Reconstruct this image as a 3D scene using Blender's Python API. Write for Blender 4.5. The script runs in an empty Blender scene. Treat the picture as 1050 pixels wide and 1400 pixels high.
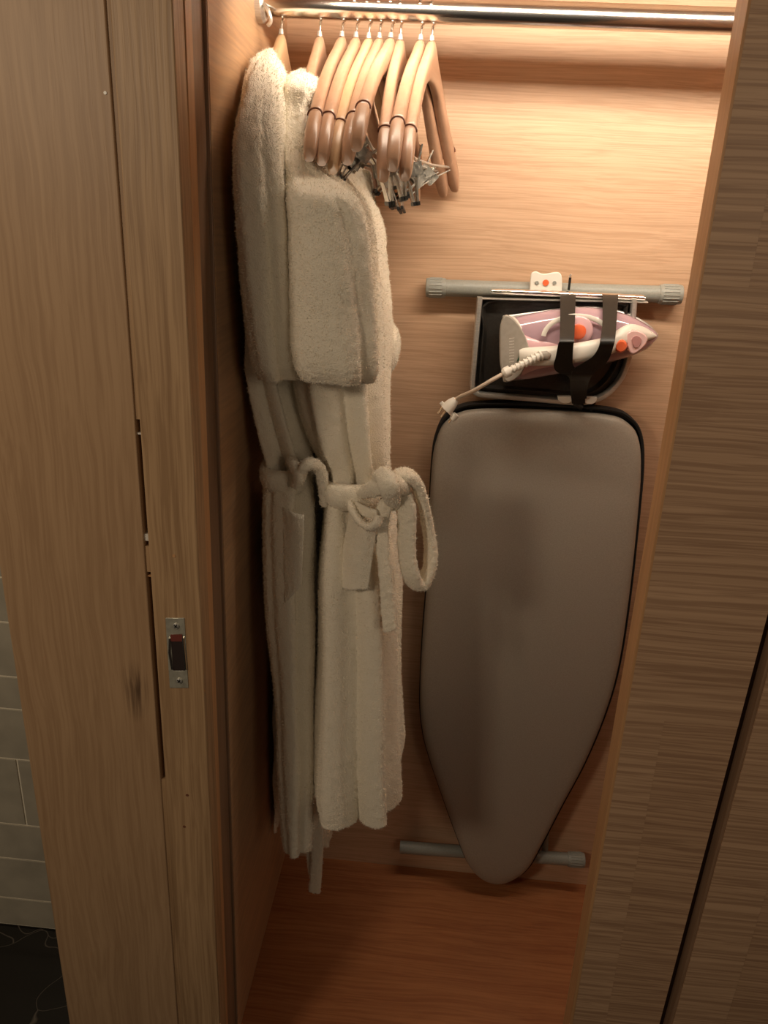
import bpy, bmesh, math, random
import numpy as np
from mathutils import Vector, Matrix, noise
from math import sin, cos, tan, pi, radians, atan2, sqrt

sc = bpy.context.scene
COL = sc.collection
random.seed(7)

# ------------------------------------------------------------------ camera
F = 1052.0; TH = radians(21.3); PH = radians(3.6); RO = radians(2.97); CH = 1.55
f_ = Vector((-sin(PH)*cos(TH), cos(PH)*cos(TH), -sin(TH)))
r0 = Vector((cos(PH), sin(PH), 0)); u0 = r0.cross(f_)
r_ = r0*cos(RO) + u0*sin(RO); u_ = u0*cos(RO) - r0*sin(RO)
CP = Vector((0, 0, CH))
cam = bpy.data.cameras.new('camera'); camo = bpy.data.objects.new('camera', cam); COL.objects.link(camo)
cam.sensor_fit = 'VERTICAL'; cam.sensor_height = 36; cam.sensor_width = 27
cam.lens = 36*F/1400; cam.clip_start = .05
M = Matrix((r_, u_, -f_)).transposed().to_4x4(); M.translation = CP
camo.matrix_world = M
sc.camera = camo

def ray(x, y): return f_ + r_*((x-525)/F) - u_*((y-700)/F)
def at(x, y, Y):
    d = ray(x, y); return CP + d*(Y/d.y)
def xat(px, Y, z):
    q = Vector((0, Y, z)) - CP; k = (px-525)
    return (k*q.dot(f_) - F*q.dot(r_))/(F*r_.x - k*f_.x)

# ------------------------------------------------------------------ world, lights, exposure
w = bpy.data.worlds.new('world'); sc.world = w; w.use_nodes = True
w.node_tree.nodes['Background'].inputs[0].default_value = (1, .80, .58, 1)
w.node_tree.nodes['Background'].inputs[1].default_value = .042

def area(name, loc, rot, sx, sy, power, col):
    l = bpy.data.lights.new(name, 'AREA'); l.shape = 'RECTANGLE'; l.size = sx; l.size_y = sy
    l.energy = power; l.color = col
    o = bpy.data.objects.new(name, l); COL.objects.link(o); o.location = loc; o.rotation_euler = rot
    return o
# LED bar under the closet top, above and before the rail
area('closet_led', (.26, 1.132, 1.857), (radians(60), 0, 0), .92, .050, 8.0, (1, .84, .66))
# added unseen fill from the right, brightens the left wall and robes
area('right_fill', (1.05, -.75, 1.75), (radians(74), 0, radians(33)), .6, .6, 3.2, (1, .80, .58))
# ceiling lamp of the hallway behind the viewer
area('hall_lamp', (-1.15, -.55, 1.95), (radians(62), 0, radians(-32)), .26, .26, 8.5, (1, .80, .58))
# added unseen fill left of the post, brightens the tiled wall
area('tile_fill', (-1.35, .25, 2.1), (radians(48), 0, radians(-12)), .3, .3, 2.6, (1, .82, .60))

sc.view_settings.view_transform = 'Standard'; sc.view_settings.look = 'None'
sc.view_settings.exposure = 0; sc.view_settings.gamma = 1
sc.view_settings.use_curve_mapping = False

# ------------------------------------------------------------------ materials
def lin(c):
    return tuple((v/12.92 if v <= .04045 else ((v+.055)/1.055)**2.4) for v in [k/255 for k in c]) + (1,)
def mat(name, col, rough=.5, metal=0, spec=.5, **kw):
    m = bpy.data.materials.new(name); m.use_nodes = True
    b = m.node_tree.nodes['Principled BSDF']
    b.inputs['Base Color'].default_value = col; b.inputs['Roughness'].default_value = rough
    b.inputs['Metallic'].default_value = metal; b.inputs['Specular IOR Level'].default_value = spec
    for k, v in kw.items(): b.inputs[k.replace('_', ' ')].default_value = v
    return m
def noisy(name, c1, c2, scale=40, rough=.5, metal=0, bump=.1, stretch=(1, 1, 1), detail=4, dist=.002, **kw):
    m = mat(name, c1, rough, metal, **kw); nt = m.node_tree; N = nt.nodes; L = nt.links
    b = N['Principled BSDF']
    tc = N.new('ShaderNodeTexCoord'); mp = N.new('ShaderNodeMapping'); mp.inputs['Scale'].default_value = stretch
    n = N.new('ShaderNodeTexNoise'); n.inputs['Scale'].default_value = scale; n.inputs['Detail'].default_value = detail
    r = N.new('ShaderNodeValToRGB'); r.color_ramp.elements[0].color = c1; r.color_ramp.elements[1].color = c2
    r.color_ramp.elements[0].position = .35; r.color_ramp.elements[1].position = .65
    bp = N.new('ShaderNodeBump'); bp.inputs['Strength'].default_value = bump; bp.inputs['Distance'].default_value = dist
    L.new(tc.outputs['Object'], mp.inputs[0]); L.new(mp.outputs[0], n.inputs['Vector'])
    L.new(n.outputs['Fac'], r.inputs[0]); L.new(r.outputs[0], b.inputs['Base Color'])
    L.new(n.outputs['Fac'], bp.inputs['Height']); L.new(bp.outputs[0], b.inputs['Normal'])
    return m
def wood(name, light, dark, axis='X', fine=240, rough=.42, contrast=1.0, wavy=.035, spec=.4, coarse=42, off=0, stain=None, along=4, lo=.38, hi=.60):
    """oak veneer: fine pores stretched along the grain plus broader wavy figure"""
    m = mat(name, light, rough, 0, spec); nt = m.node_tree; N = nt.nodes; L = nt.links
    b = N['Principled BSDF']; i = 'XYZ'.index(axis)
    tc = N.new('ShaderNodeTexCoord')
    base = N.new('ShaderNodeMapping'); base.inputs['Location'].default_value = (off, off*1.7, off*.6)
    L.new(tc.outputs['Object'], base.inputs[0])
    wn = N.new('ShaderNodeTexNoise'); wn.inputs['Scale'].default_value = 1; wn.inputs['Detail'].default_value = 2
    wm = N.new('ShaderNodeMapping'); s = [9, 9, 9]; s[i] = 3.2; wm.inputs['Scale'].default_value = s
    L.new(base.outputs[0], wm.inputs[0]); L.new(wm.outputs[0], wn.inputs['Vector'])
    sub = N.new('ShaderNodeVectorMath'); sub.operation = 'SUBTRACT'; sub.inputs[1].default_value = (.5, .5, .5)
    L.new(wn.outputs['Color'], sub.inputs[0])
    scl = N.new('ShaderNodeVectorMath'); scl.operation = 'SCALE'; scl.inputs['Scale'].default_value = wavy
    L.new(sub.outputs[0], scl.inputs[0])
    add = N.new('ShaderNodeVectorMath'); L.new(base.outputs[0], add.inputs[0]); L.new(scl.outputs[0], add.inputs[1])
    def layer(across, along, det):
        mp = N.new('ShaderNodeMapping'); s = [across]*3; s[i] = along; mp.inputs['Scale'].default_value = s
        n = N.new('ShaderNodeTexNoise'); n.inputs['Scale'].default_value = 1; n.inputs['Detail'].default_value = det
        n.inputs['Roughness'].default_value = .6
        L.new(add.outputs[0], mp.inputs[0]); L.new(mp.outputs[0], n.inputs['Vector']); return n
    a = layer(fine, along, 3); c = layer(coarse, 1.3, 3)
    def ramp(src, lo, hi):
        r = N.new('ShaderNodeMapRange'); r.inputs['From Min'].default_value = lo; r.inputs['From Max'].default_value = hi
        L.new(src, r.inputs['Value']); return r.outputs[0]
    mx = N.new('ShaderNodeMath'); mx.operation = 'MULTIPLY_ADD'
    L.new(ramp(a.outputs['Fac'], hi, lo), mx.inputs[0]); mx.inputs[1].default_value = .68*contrast
    m2 = N.new('ShaderNodeMath'); m2.operation = 'MULTIPLY'; L.new(ramp(c.outputs['Fac'], .62, .40), m2.inputs[0]); m2.inputs[1].default_value = .32*contrast
    L.new(m2.outputs[0], mx.inputs[2])
    mix = N.new('ShaderNodeMix'); mix.data_type = 'RGBA'; mix.inputs['A'].default_value = light; mix.inputs['B'].default_value = dark
    L.new(mx.outputs[0], mix.inputs['Factor'])
    out = mix.outputs['Result']
    if stain:
        # a dark knock mark in the wood: centre, radii
        mp = N.new('ShaderNodeMapping'); mp.vector_type = 'TEXTURE'; mp.inputs['Location'].default_value = stain[0]; mp.inputs['Scale'].default_value = stain[1]
        g = N.new('ShaderNodeTexGradient'); g.gradient_type = 'SPHERICAL'
        L.new(add.outputs[0], mp.inputs[0]); L.new(mp.outputs[0], g.inputs[0])
        k = N.new('ShaderNodeMath'); k.operation = 'MULTIPLY'; L.new(g.outputs['Fac'], k.inputs[0])
        L.new(ramp(a.outputs['Fac'], .62, .36), k.inputs[1])
        m3 = N.new('ShaderNodeMix'); m3.data_type = 'RGBA'; L.new(k.outputs[0], m3.inputs['Factor'])
        L.new(out, m3.inputs['A']); m3.inputs['B'].default_value = (.03, .012, .008, 1); out = m3.outputs['Result']
    L.new(out, b.inputs['Base Color'])
    bp = N.new('ShaderNodeBump'); bp.inputs['Strength'].default_value = .25; bp.inputs['Distance'].default_value = .0006
    bp.invert = True
    L.new(mx.outputs[0], bp.inputs['Height']); L.new(bp.outputs[0], b.inputs['Normal'])
    return m

OAK_L = (.64, .43, .285, 1); OAK_D = (.45, .28, .17, 1)
m_back = wood('oak_back', OAK_L, OAK_D, 'X', fine=330, coarse=70, contrast=.75, wavy=.018, along=5)
m_left = wood('oak_side', (.58, .36, .20, 1), OAK_D, 'Y', fine=160)
m_floor = wood('oak_shelf', (.42, .175, .07, 1), (.29, .105, .042, 1), 'X', fine=180)
STX = at(186, 945, .9) - Vector((-.45, .90, -.05))
m_post = wood('oak_post', (.45, .29, .165, 1), (.33, .20, .108, 1), 'Z', fine=180, contrast=.8, rough=.45, stain=((STX.x, STX.y, STX.z), (.022, .05, .055)))
m_post2 = wood('oak_jamb', (.48, .31, .17, 1), (.30, .18, .092, 1), 'Z', fine=210, contrast=1.0, rough=.45, off=3.1, wavy=.02)
m_strip = wood('oak_lipping', (.58, .32, .15, 1), (.42, .22, .10, 1), 'Z', fine=120, contrast=.6, rough=.4)
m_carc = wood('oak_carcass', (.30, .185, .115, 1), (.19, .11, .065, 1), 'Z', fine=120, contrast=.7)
m_door = wood('oak_door', (.58, .375, .235, 1), (.34, .20, .12, 1), 'X', fine=230, coarse=110, contrast=.9, off=5.3, wavy=.016, along=2.2, lo=.42, hi=.56)
m_door2 = wood('oak_door_panel', (.55, .35, .215, 1), (.32, .185, .112, 1), 'X', fine=230, coarse=110, contrast=.9, off=9.7, wavy=.016, along=2.2, lo=.42, hi=.56)
m_groove = mat('groove_dark', (.10, .05, .03, 1), .7)
m_hang = wood('hanger_wood', (.47, .28, .18, 1), (.38, .215, .13, 1), 'Y', fine=90, contrast=.6, rough=.3, coarse=40, spec=.5)
m_hang2 = wood('hanger_wood_yellow', (.55, .355, .205, 1), (.46, .28, .155, 1), 'Y', fine=90, contrast=.5, rough=.3, coarse=40)
m_notch = mat('notch_dark', (.16, .06, .03, 1), .6)
m_chrome = mat('chrome', (.80, .78, .74, 1), .18, 1)
m_steel = noisy('brushed_steel', (.66, .64, .60, 1), (.54, .52, .48, 1), 60, .3, .6, .05, (1, 8, 8))
m_clip = noisy('worn_clip_steel', (.72, .69, .62, 1), (.42, .40, .35, 1), 160, .25, .75, .2)
m_black = mat('black_rubber', (.012, .011, .010, 1), .5)
m_plate = noisy('strike_steel', (.62, .60, .50, 1), (.46, .44, .36, 1), 90, .4, .55, .1)
m_hole = mat('mortise_dark', (.020, .010, .008, 1), .8)
m_red = mat('mortise_red', (.16, .03, .02, 1), .7)
m_grey = noisy('grey_plastic', (.30, .31, .28, 1), (.27, .28, .25, 1), 300, .45, 0, .08)
m_white = mat('white_plastic', (.80, .77, .70, 1), .35)
m_lilac = mat('lilac_plastic', (.46, .31, .36, 1), .14, 0, .6, Coat_Weight=.5)
m_pink = mat('pink_plastic', (.74, .47, .50, 1), .2)
m_clearpink = mat('pink_translucent', (.78, .52, .50, 1), .12)
m_orange = mat('orange_plastic', (.85, .16, .06, 1), .3)
m_heel = noisy('heel_plate_plastic', (.40, .365, .32, 1), (.36, .33, .28, 1), 120, .45, 0, .05)
m_green = mat('green_mark', (.02, .10, .05, 1), .5)
m_cord = mat('cord_pvc', (.62, .52, .42, 1), .5)
m_brass = mat('plug_pin', (.75, .62, .45, 1), .25, 1)
m_band = noisy('black_spring_steel', (.010, .010, .009, 1), (.016, .016, .014, 1), 60, .42, .0, .05, (8, 8, 1))
m_plateblk = noisy('black_iron_tray', (.020, .018, .015, 1), (.032, .028, .024, 1), 200, .35, 0, .1)
m_cover = noisy('silver_cover', (.41, .375, .32, 1), (.36, .33, .28, 1), 420, .5, .15, .25, dist=.0008)
m_trim = mat('black_binding', (.010, .009, .009, 1), .8)
m_terry = noisy('white_terry', (.96, .89, .75, 1), (.93, .85, .70, 1), 520, .95, 0, .7, detail=3, dist=.0025, spec=.1)
tb = m_terry.node_tree.nodes['Principled BSDF']; tb.inputs['Sheen Weight'].default_value = .3; tb.inputs['Sheen Roughness'].default_value = .5
m_tile = noisy('grey_tile', (.52, .47, .37, 1), (.42, .38, .30, 1), 14, .45, 0, .1, detail=6)
m_grout = mat('pale_grout', (.95, .88, .72, 1), .9)
m_led = mat('led_lens', (.9, .9, .85, 1), .5, Emission_Color=(1, .84, .62, 1), Emission_Strength=6)
m_alu = mat('aluminium', (.7, .7, .7, 1), .35, 1)
# black marble with white veins
m_marble = mat('black_marble', (.014, .012, .010, 1), .18)
nt = m_marble.node_tree; N = nt.nodes; L = nt.links
tc = N.new('ShaderNodeTexCoord'); vo = N.new('ShaderNodeTexVoronoi'); vo.feature = 'DISTANCE_TO_EDGE'; vo.inputs['Scale'].default_value = 4
nz = N.new('ShaderNodeTexNoise'); nz.inputs['Scale'].default_value = 6; nz.inputs['Detail'].default_value = 2
mxv = N.new('ShaderNodeMix'); mxv.data_type = 'RGBA'; mxv.inputs['Factor'].default_value = .3
L.new(tc.outputs['Object'], nz.inputs['Vector']); L.new(tc.outputs['Object'], mxv.inputs['A']); L.new(nz.outputs['Color'], mxv.inputs['B'])
L.new(mxv.outputs['Result'], vo.inputs['Vector'])
rp = N.new('ShaderNodeValToRGB'); rp.color_ramp.elements[0].color = (.13, .11, .09, 1); rp.color_ramp.elements[1].color = (.014, .012, .010, 1); rp.color_ramp.elements[1].position = .007
L.new(vo.outputs['Distance'], rp.inputs[0]); L.new(rp.outputs[0], N['Principled BSDF'].inputs['Base Color'])

# ------------------------------------------------------------------ helpers
def thing(name, label, cat, loc=(0, 0, 0), rotz=0, group=None):
    o = bpy.data.objects.new(name, None); COL.objects.link(o); o.empty_display_size = .05
    o.location = loc; o.rotation_euler = (0, 0, rotz); o['label'] = label; o['category'] = cat
    if group: o['group'] = group
    return o
def wloc(o):
    v = Vector((0, 0, 0))
    while o is not None: v += Vector(o.location); o = o.parent
    return v
rng = np.random.default_rng(5)
def pile(me, dens=110000, ln=.0029, wd=.0011):
    """short terry loops: tiny upright blades scattered over the cloth, part of the same mesh"""
    me.calc_loop_triangles(); n = len(me.loop_triangles); nv = len(me.vertices)
    T = np.empty(n*3, 'i'); me.loop_triangles.foreach_get('vertices', T); T = T.reshape(-1, 3)
    V = np.empty(nv*3, 'f'); me.vertices.foreach_get('co', V); V = V.reshape(-1, 3)
    VN = np.empty(nv*3, 'f'); me.vertex_normals.foreach_get('vector', VN); VN = VN.reshape(-1, 3)
    A, B, C_ = V[T[:, 0]], V[T[:, 1]], V[T[:, 2]]; ar = np.linalg.norm(np.cross(B-A, C_-A), axis=1)/2
    k = int(ar.sum()*dens)
    if k < 10: return me
    idx = rng.choice(n, k, p=ar/ar.sum()); u = rng.random((k, 1)); v = rng.random((k, 1)); fl = (u+v) > 1; u = np.where(fl, 1-u, u); v = np.where(fl, 1-v, v)
    p = A[idx]*(1-u-v)+B[idx]*u+C_[idx]*v; nr = VN[T[idx, 0]]
    j = rng.normal(size=(k, 3)); d = nr + .55*j; d /= np.linalg.norm(d, axis=1, keepdims=True)
    s = np.cross(d, rng.normal(size=(k, 3))); s /= np.linalg.norm(s, axis=1, keepdims=True)
    L = ln*(.5+rng.random((k, 1)))
    bl = np.stack([p-s*wd/2-nr*.0006, p+s*wd/2-nr*.0006, p+d*L], 1).reshape(-1, 3)
    nl = len(me.loops); npoly = len(me.polygons)
    lv = np.empty(nl, 'i'); me.loops.foreach_get('vertex_index', lv)
    ls = np.empty(npoly, 'i'); me.polygons.foreach_get('loop_start', ls)
    m2 = bpy.data.meshes.new(me.name)
    m2.vertices.add(nv+3*k); m2.loops.add(nl+3*k); m2.polygons.add(npoly+k)
    m2.vertices.foreach_set('co', np.concatenate([V, bl]).astype('f').ravel())
    m2.loops.foreach_set('vertex_index', np.concatenate([lv, nv+np.arange(3*k)]).astype('i'))
    m2.polygons.foreach_set('loop_start', np.concatenate([ls, nl+3*np.arange(k)]).astype('i'))
    m2.update(calc_edges=True); m2.validate()
    return m2
def obj(name, bm, m, parent=None, smooth=True, bevel=0, local=False, angle=40):
    """link a bmesh (world coordinates unless local) as one mesh object"""
    bmesh.ops.recalc_face_normals(bm, faces=bm.faces)
    if parent is not None and not local:
        bmesh.ops.translate(bm, verts=bm.verts, vec=-wloc(parent))
    me = bpy.data.meshes.new(name); bm.to_mesh(me); bm.free()
    if m.name == 'white_terry': me = pile(me)
    me.materials.append(m)
    o = bpy.data.objects.new(name, me); COL.objects.link(o)
    if parent is not None: o.parent = parent
    if smooth:
        me.shade_smooth()
        if angle < 180: me.set_sharp_from_angle(angle=radians(angle))
    if bevel:
        b = o.modifiers.new('bevel', 'BEVEL'); b.width = bevel; b.segments = 2; b.limit_method = 'ANGLE'; b.angle_limit = radians(40)
    return o
def struct(name, bm, m, **k):
    o = obj(name, bm, m, **k)
    if o.parent is None: o['kind'] = 'structure'
    return o
def box(bm, x0, x1, y0, y1, z0, z1, mtx=None):
    vs = [bm.verts.new((x, y, z)) for x in (x0, x1) for y in (y0, y1) for z in (z0, z1)]
    for q in ((0, 1, 3, 2), (4, 6, 7, 5), (0, 4, 5, 1), (2, 3, 7, 6), (0, 2, 6, 4), (1, 5, 7, 3)):
        bm.faces.new([vs[i] for i in q])
    if mtx is not None: bmesh.ops.transform(bm, matrix=mtx, verts=vs)
    return bm
def bx(*a, **k): return box(bmesh.new(), *a, **k)
def slab(bm, quad, y0, y1):
    """front-facing slab: quad of (x, z) corners, between y0 and y1"""
    return prism(bm, [(x, z) for x, z in quad], y0, y1)
def prism(bm, pts, y0, y1):
    a = [bm.verts.new((x, y0, z)) for x, z in pts]; b = [bm.verts.new((x, y1, z)) for x, z in pts]
    n = len(pts); bm.faces.new(a); bm.faces.new(b[::-1])
    for i in range(n): bm.faces.new((a[i], b[i], b[(i+1) % n], a[(i+1) % n]))
    return bm
def crom(pts, n=6, closed=False):
    out = []; P = [tuple(p) for p in pts]; m = len(P)
    rng = range(m if closed else m-1)
    for i in rng:
        g = lambda k: P[k % m] if closed else P[max(0, min(m-1, k))]
        p0, p1, p2, p3 = g(i-1), g(i), g(i+1), g(i+2)
        for s in range(n):
            t = s/n
            out.append(tuple(.5*((2*b)+(-a+c)*t+(2*a-5*b+4*c-d)*t*t+(-a+3*b-3*c+d)*t**3) for a, b, c, d in zip(p0, p1, p2, p3)))
    if not closed: out.append(P[-1])
    return out
def tube(bm, path, rad, seg=12, rx=None, caps=True, up=Vector((0, 0, 1)), closed=False, power=1.0):
    """tube / ribbon along a path; rad = half size along up, rx = half size sideways"""
    path = [Vector(p) for p in path]; n = len(path); rings = []
    prev = None
    for i, p in enumerate(path):
        if closed: t = (path[(i+1) % n]-path[(i-1) % n]).normalized()
        else: t = (path[min(n-1, i+1)]-path[max(0, i-1)]).normalized()
        if prev is None:
            s = t.cross(up)
            if s.length < 1e-4: s = t.cross(Vector((1, 0, 0)))
            s.normalize()
        else:
            s = prev - t*prev.dot(t); s.normalize()
        prev = s; v = s.cross(t).normalized()
        r = rad[i] if isinstance(rad, (list, tuple)) else rad
        q = (rx[i] if isinstance(rx, (list, tuple)) else rx) if rx is not None else r
        ring = []
        for k in range(seg):
            a = 2*pi*k/seg
            ca = math.copysign(abs(cos(a))**power, cos(a)); sa = math.copysign(abs(sin(a))**power, sin(a))
            ring.append(bm.verts.new(p + s*(ca*q) + v*(sa*r)))
        rings.append(ring)
    m = n if closed else n-1
    for i in range(m):
        A, B = rings[i], rings[(i+1) % n]
        for k in range(seg): bm.faces.new((A[k], A[(k+1) % seg], B[(k+1) % seg], B[k]))
    if caps and not closed:
        bm.faces.new(rings[0][::-1]); bm.faces.new(rings[-1])
    return bm
def cyl(bm, a, b, r, seg=24): return tube(bm, [a, b], r, seg)
def copy_tree(o, parent=None):
    c = o.copy(); COL.objects.link(c); c.parent = parent
    for ch in list(o.children): copy_tree(ch, c)
    return c

# ------------------------------------------------------------------ setting: closet shell
YB = 1.504; XL = -.303; XR = .98; YF = 1.035; ZT = 1.95
struct('wall_back', bx(XL-.03, XR+.03, YB, YB+.02, -.08, ZT+.02), m_back)
struct('wall_left', bx(XL-.024, XL, YF, YB, -.08, ZT), m_left)
# front lipping of the left side panel (dark brown edge)
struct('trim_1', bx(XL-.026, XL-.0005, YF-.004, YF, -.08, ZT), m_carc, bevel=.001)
struct('wall_right', bx(XR, XR+.02, .99, YB, -.08, ZT), m_left)
struct('ceiling', bx(XL-.03, XR+.03, .96, YB, ZT, ZT+.02), m_back)
struct('floor', bx(XL, XR, .99, YB, -.03, 0), m_floor)
struct('trim_2', bx(XL-.1, XR+.03, .9, .96, 1.835, 2.15), m_post)      # header over the opening

# hallway / bathroom beyond the post
zb = -.05
struct('floor_hall', bx(-1.9, 1.3, -1.2, 1.30, zb-.05, zb), m_marble)
# ------------------------------------------------------------------ left post (two boards with a filler strip) and jamb
def quad_px(a, b, Y, z0, z1, c0, c1):
    """board between two near-vertical picture lines, returned as x,z corners at depth Y
       a, b: ((x_top at y=0),(x_bot at y=1400))"""
    def X(l, z):
        p0 = at(l[0], 0, Y); p1 = at(l[1], 1400, Y)
        t = (z-p0.z)/(p1.z-p0.z); return p0.x + (p1.x-p0.x)*t
    return [(X(a, z0), z0), (X(b, z0), z0), (X(b, z1), z1), (X(a, z1), z1)]
YP = .90
post = thing('door_post', 'wide flat oak post with vertical grain between tiled bathroom and closet', 'post', (-.45, YP, zb))
lA = (-119, 95); lS1 = (143, 243.5); lS2 = (150, 250); lB = (236, 301)
A_ = slab(bmesh.new(), quad_px(lA, lS1, YP, zb, 1.86, 0, 0), YP, YP+.04)
o = obj('flat_board', A_, m_post, post, bevel=.0015)
B_ = slab(bmesh.new(), quad_px(lS2, lB, YP, zb, 1.86, 0, 0), YP-.001, YP+.035)
o = obj('jamb_board', B_, m_post2, post, bevel=.0015)
def fill(y0, y1, m=m_post2, dy=.003, a=lS1, b=lS2, name='filler_strip'):
    z1 = at(150, y0, YP).z if y0 > -500 else 1.86; z0 = at(200, y1, YP).z
    obj(name, slab(bmesh.new(), quad_px(a, b, YP, z0, z1, 0, 0), YP+dy, YP+.03), m, post, smooth=False)
fill(-999, 575); fill(590, 596, m_white, .004); fill(728, 741, m_white, .004); fill(744, 783); fill(784, 790, m_strip, .004)
fill(1060, 1520, dy=.002)
obj('slot_back', slab(bmesh.new(), quad_px((138, 238), (155, 255), YP, zb, 1.86, 0, 0), YP+.041, YP+.05), m_groove, post, smooth=False)
# lipping (orange, lit from within the closet) and shadow gap, then the side reveal
q = quad_px((236.5, 301.5), (252, 309), YP+.036, zb, 1.86, 0, 0)
obj('lipping', slab(bmesh.new(), quad_px((234, 299), (250, 305), YP+.030, zb, 1.86, 0, 0), YP+.036, YP+.060), m_strip, post, bevel=.001)
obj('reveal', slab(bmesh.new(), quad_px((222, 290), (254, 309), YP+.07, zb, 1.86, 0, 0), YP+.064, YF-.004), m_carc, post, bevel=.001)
# small scuff and nail marks on the jamb board
for (px, py) in ((238, 760), (256, 1087), (252, 1130)):
    p = at(px, py, YP-.001)
    b = bmesh.new(); cyl(b, (p.x, YP-.0016, p.z), (p.x, YP+.002, p.z), .0022, 10)
    obj('nail_head', b, m_strip if py < 800 else m_notch, post)
p = at(144, 127, YP); b = bmesh.new(); cyl(b, (p.x, YP-.0008, p.z), (p.x, YP+.002, p.z), .0018, 8); obj('nail_head', b, m_white, post)

# strike plate
sp = thing('strike_plate', 'small steel strike plate screwed to the oak jamb strip', 'strike plate', tuple(at(242, 893, YP-.002)))
def fr(x0, x1, x2, x3, y0, y1, Y):  # picture corners TL, TR, BR, BL
    return [at(x0, y0, Y), at(x1, y0, Y), at(x2, y1, Y), at(x3, y1, Y)]
out = fr(226, 252, 257.5, 232, 845, 941, YP-.002); inn = fr(233, 249, 253, 237, 868, 917, YP-.002)
b = bmesh.new()
F0 = [b.verts.new(v) for v in out]; G0 = [b.verts.new(v) for v in inn]
F1 = [b.verts.new(v+Vector((0, .0035, 0))) for v in out]; G1 = [b.verts.new(v+Vector((0, .010, 0))) for v in inn]
for i in range(4):
    j = (i+1) % 4
    b.faces.new((F0[i], F0[j], G0[j], G0[i])); b.faces.new((F0[i], F1[i], F1[j], F0[j])); b.faces.new((G0[i], G0[j], G1[j], G1[i]))
obj('plate', b, m_plate, sp, bevel=.0007)
pz = lambda px, py: at(px, py, YP-.003)
b = bmesh.new(); q = fr(233, 249, 253, 237, 868, 917, YP-.0024); prism(b, [(v.x, v.z) for v in q], YP-.0024, YP+.001)
obj('mortise', b, m_hole, sp, smooth=False)
b = bmesh.new(); q = fr(233, 249, 249.6, 234, 868, 877, YP-.0030); prism(b, [(v.x, v.z) for v in q], YP-.0030, YP+.001)
obj('mortise_lip', b, m_red, sp, smooth=False)
b = bmesh.new(); tube(b, [pz(232, 872), pz(231.5, 892), pz(235.5, 915)], .0016, 8); tube(b, [pz(250, 872), pz(252, 892), pz(254, 915)], .0016, 8)
obj('rolled_edge', b, m_chrome, sp)
for (px, py) in ((240.5, 856), (245, 931)):
    c = pz(px, py); b = bmesh.new(); cyl(b, c+Vector((0, -.001, 0)), c+Vector((0, .002, 0)), .0042, 16)
    s = obj('screw', b, m_steel, sp, bevel=.0006)
    b = bmesh.new(); box(b, -.0028, .0028, -.0016, -.0009, -.0006, .0006, Matrix.Translation(c) @ Matrix.Rotation(.6, 4, 'Y'))
    box(b, -.0006, .0006, -.0016, -.0009, -.0028, .0028, Matrix.Translation(c) @ Matrix.Rotation(.6, 4, 'Y'))
    obj('screw_slot', b, m_black, sp, smooth=False)

# ------------------------------------------------------------------ tiled wall beyond
YT = 1.262
tw = struct('wall_tiled', bx(-1.9, -.50, YT, YT+.05, zb, 2.3), m_grout)
zl = [at(20, y, YT).z for y in (1268, 1227, 1173, 1126, 1037, 969, 925, 851, 790, 752, 700)]
zl[0] = zb+.002
rx = random.Random(4); g = .0021
jx = at(30, 1082, YT).x
for r in range(len(zl)-1):
    x = jx - .30*3 + (0 if r == 3 else rx.uniform(.05, .25))
    if r == 3: x = jx-.9
    while x < -.55:
        x1 = min(x+.30, -.51)
        if x1-x > .01:
            obj('tile', bx(x+g, x1-g, YT-.0025, YT+.002, zl[r]+g, zl[r+1]-g), m_tile, tw, smooth=False, bevel=.001)
        x += .30

# ------------------------------------------------------------------ right sliding door, horizontal grain
YD = .93
dl0 = (1026, 781)
def lineX(l, z, Y):
    p0 = at(l[0], 0, Y); p1 = at(l[1], 1400, Y); return p0.x + (p1.x-p0.x)*(z-p0.z)/(p1.z-p0.z)
door = thing('sliding_door', 'oak sliding door leaf with horizontal grain right of the ironing board', 'door', (.5, YD, 0))
Z0, Z1 = zb+.02, 1.86
def dboard(name, la, lb, z0, z1, y0, y1, m, par=door, bev=.001):
    q = [(lineX(la, z0, YD), z0), (lineX(lb, z0, YD), z0), (lineX(lb, z1, YD), z1), (lineX(la, z1, YD), z1)]
    return obj(name, slab(bmesh.new(), q, y0, y1), m, par, bevel=bev)
L0 = (1026, 781); L1 = (1101, 828); L2 = (1272, 902); L3 = (1290, 914)
dboard('door_core', (1027, 782), L2, Z0, Z1, YD+.006, YD+.038, m_door)
o = dboard('edge_lipping', (1024, 779), (1029, 784), Z0, Z1, YD+.001, YD+.041, m_strip)
zA = at(980, 993, YD).z; zC = at(1030, 393, YD).z
dboard('stile', (1028, 783), L1, Z0, Z1, YD+.0010, YD+.012, m_door, bev=0)
dboard('panel', L1, L2, Z0, zA, YD+.0012, YD+.014, m_door2, bev=0)
dboard('panel', L1, L2, zA, zC, YD+.0009, YD+.014, m_door, bev=0)
dboard('panel', L1, L2, zC, Z1, YD+.0012, YD+.014, m_door2, bev=0)
door2 = thing('sliding_door', 'second oak sliding door leaf in the lower right corner, before the dark gap', 'door', (.7, YD, 0))
def dboard2(name, la, lb, z0, z1, y0, y1, m):
    return dboard(name, la, lb, z0, z1, y0, y1, m, door2)
L4 = (1420, 985)
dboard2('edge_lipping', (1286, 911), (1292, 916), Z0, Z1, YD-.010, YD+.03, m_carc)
dboard('stile', (1291, 915), L4, Z0, Z1, YD-.012, YD+.03, m_door, door2, 0)
dboard('panel', L4, (1900, 1350), Z0, Z1, YD-.0116, YD+.03, m_door2, door2, 0)
dboard2('gap_shade', L2, (1288, 913), Z0, Z1, YD+.012, YD+.03, m_groove)  # dark strip between the leaves, shade of the gap put into colour

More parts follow.
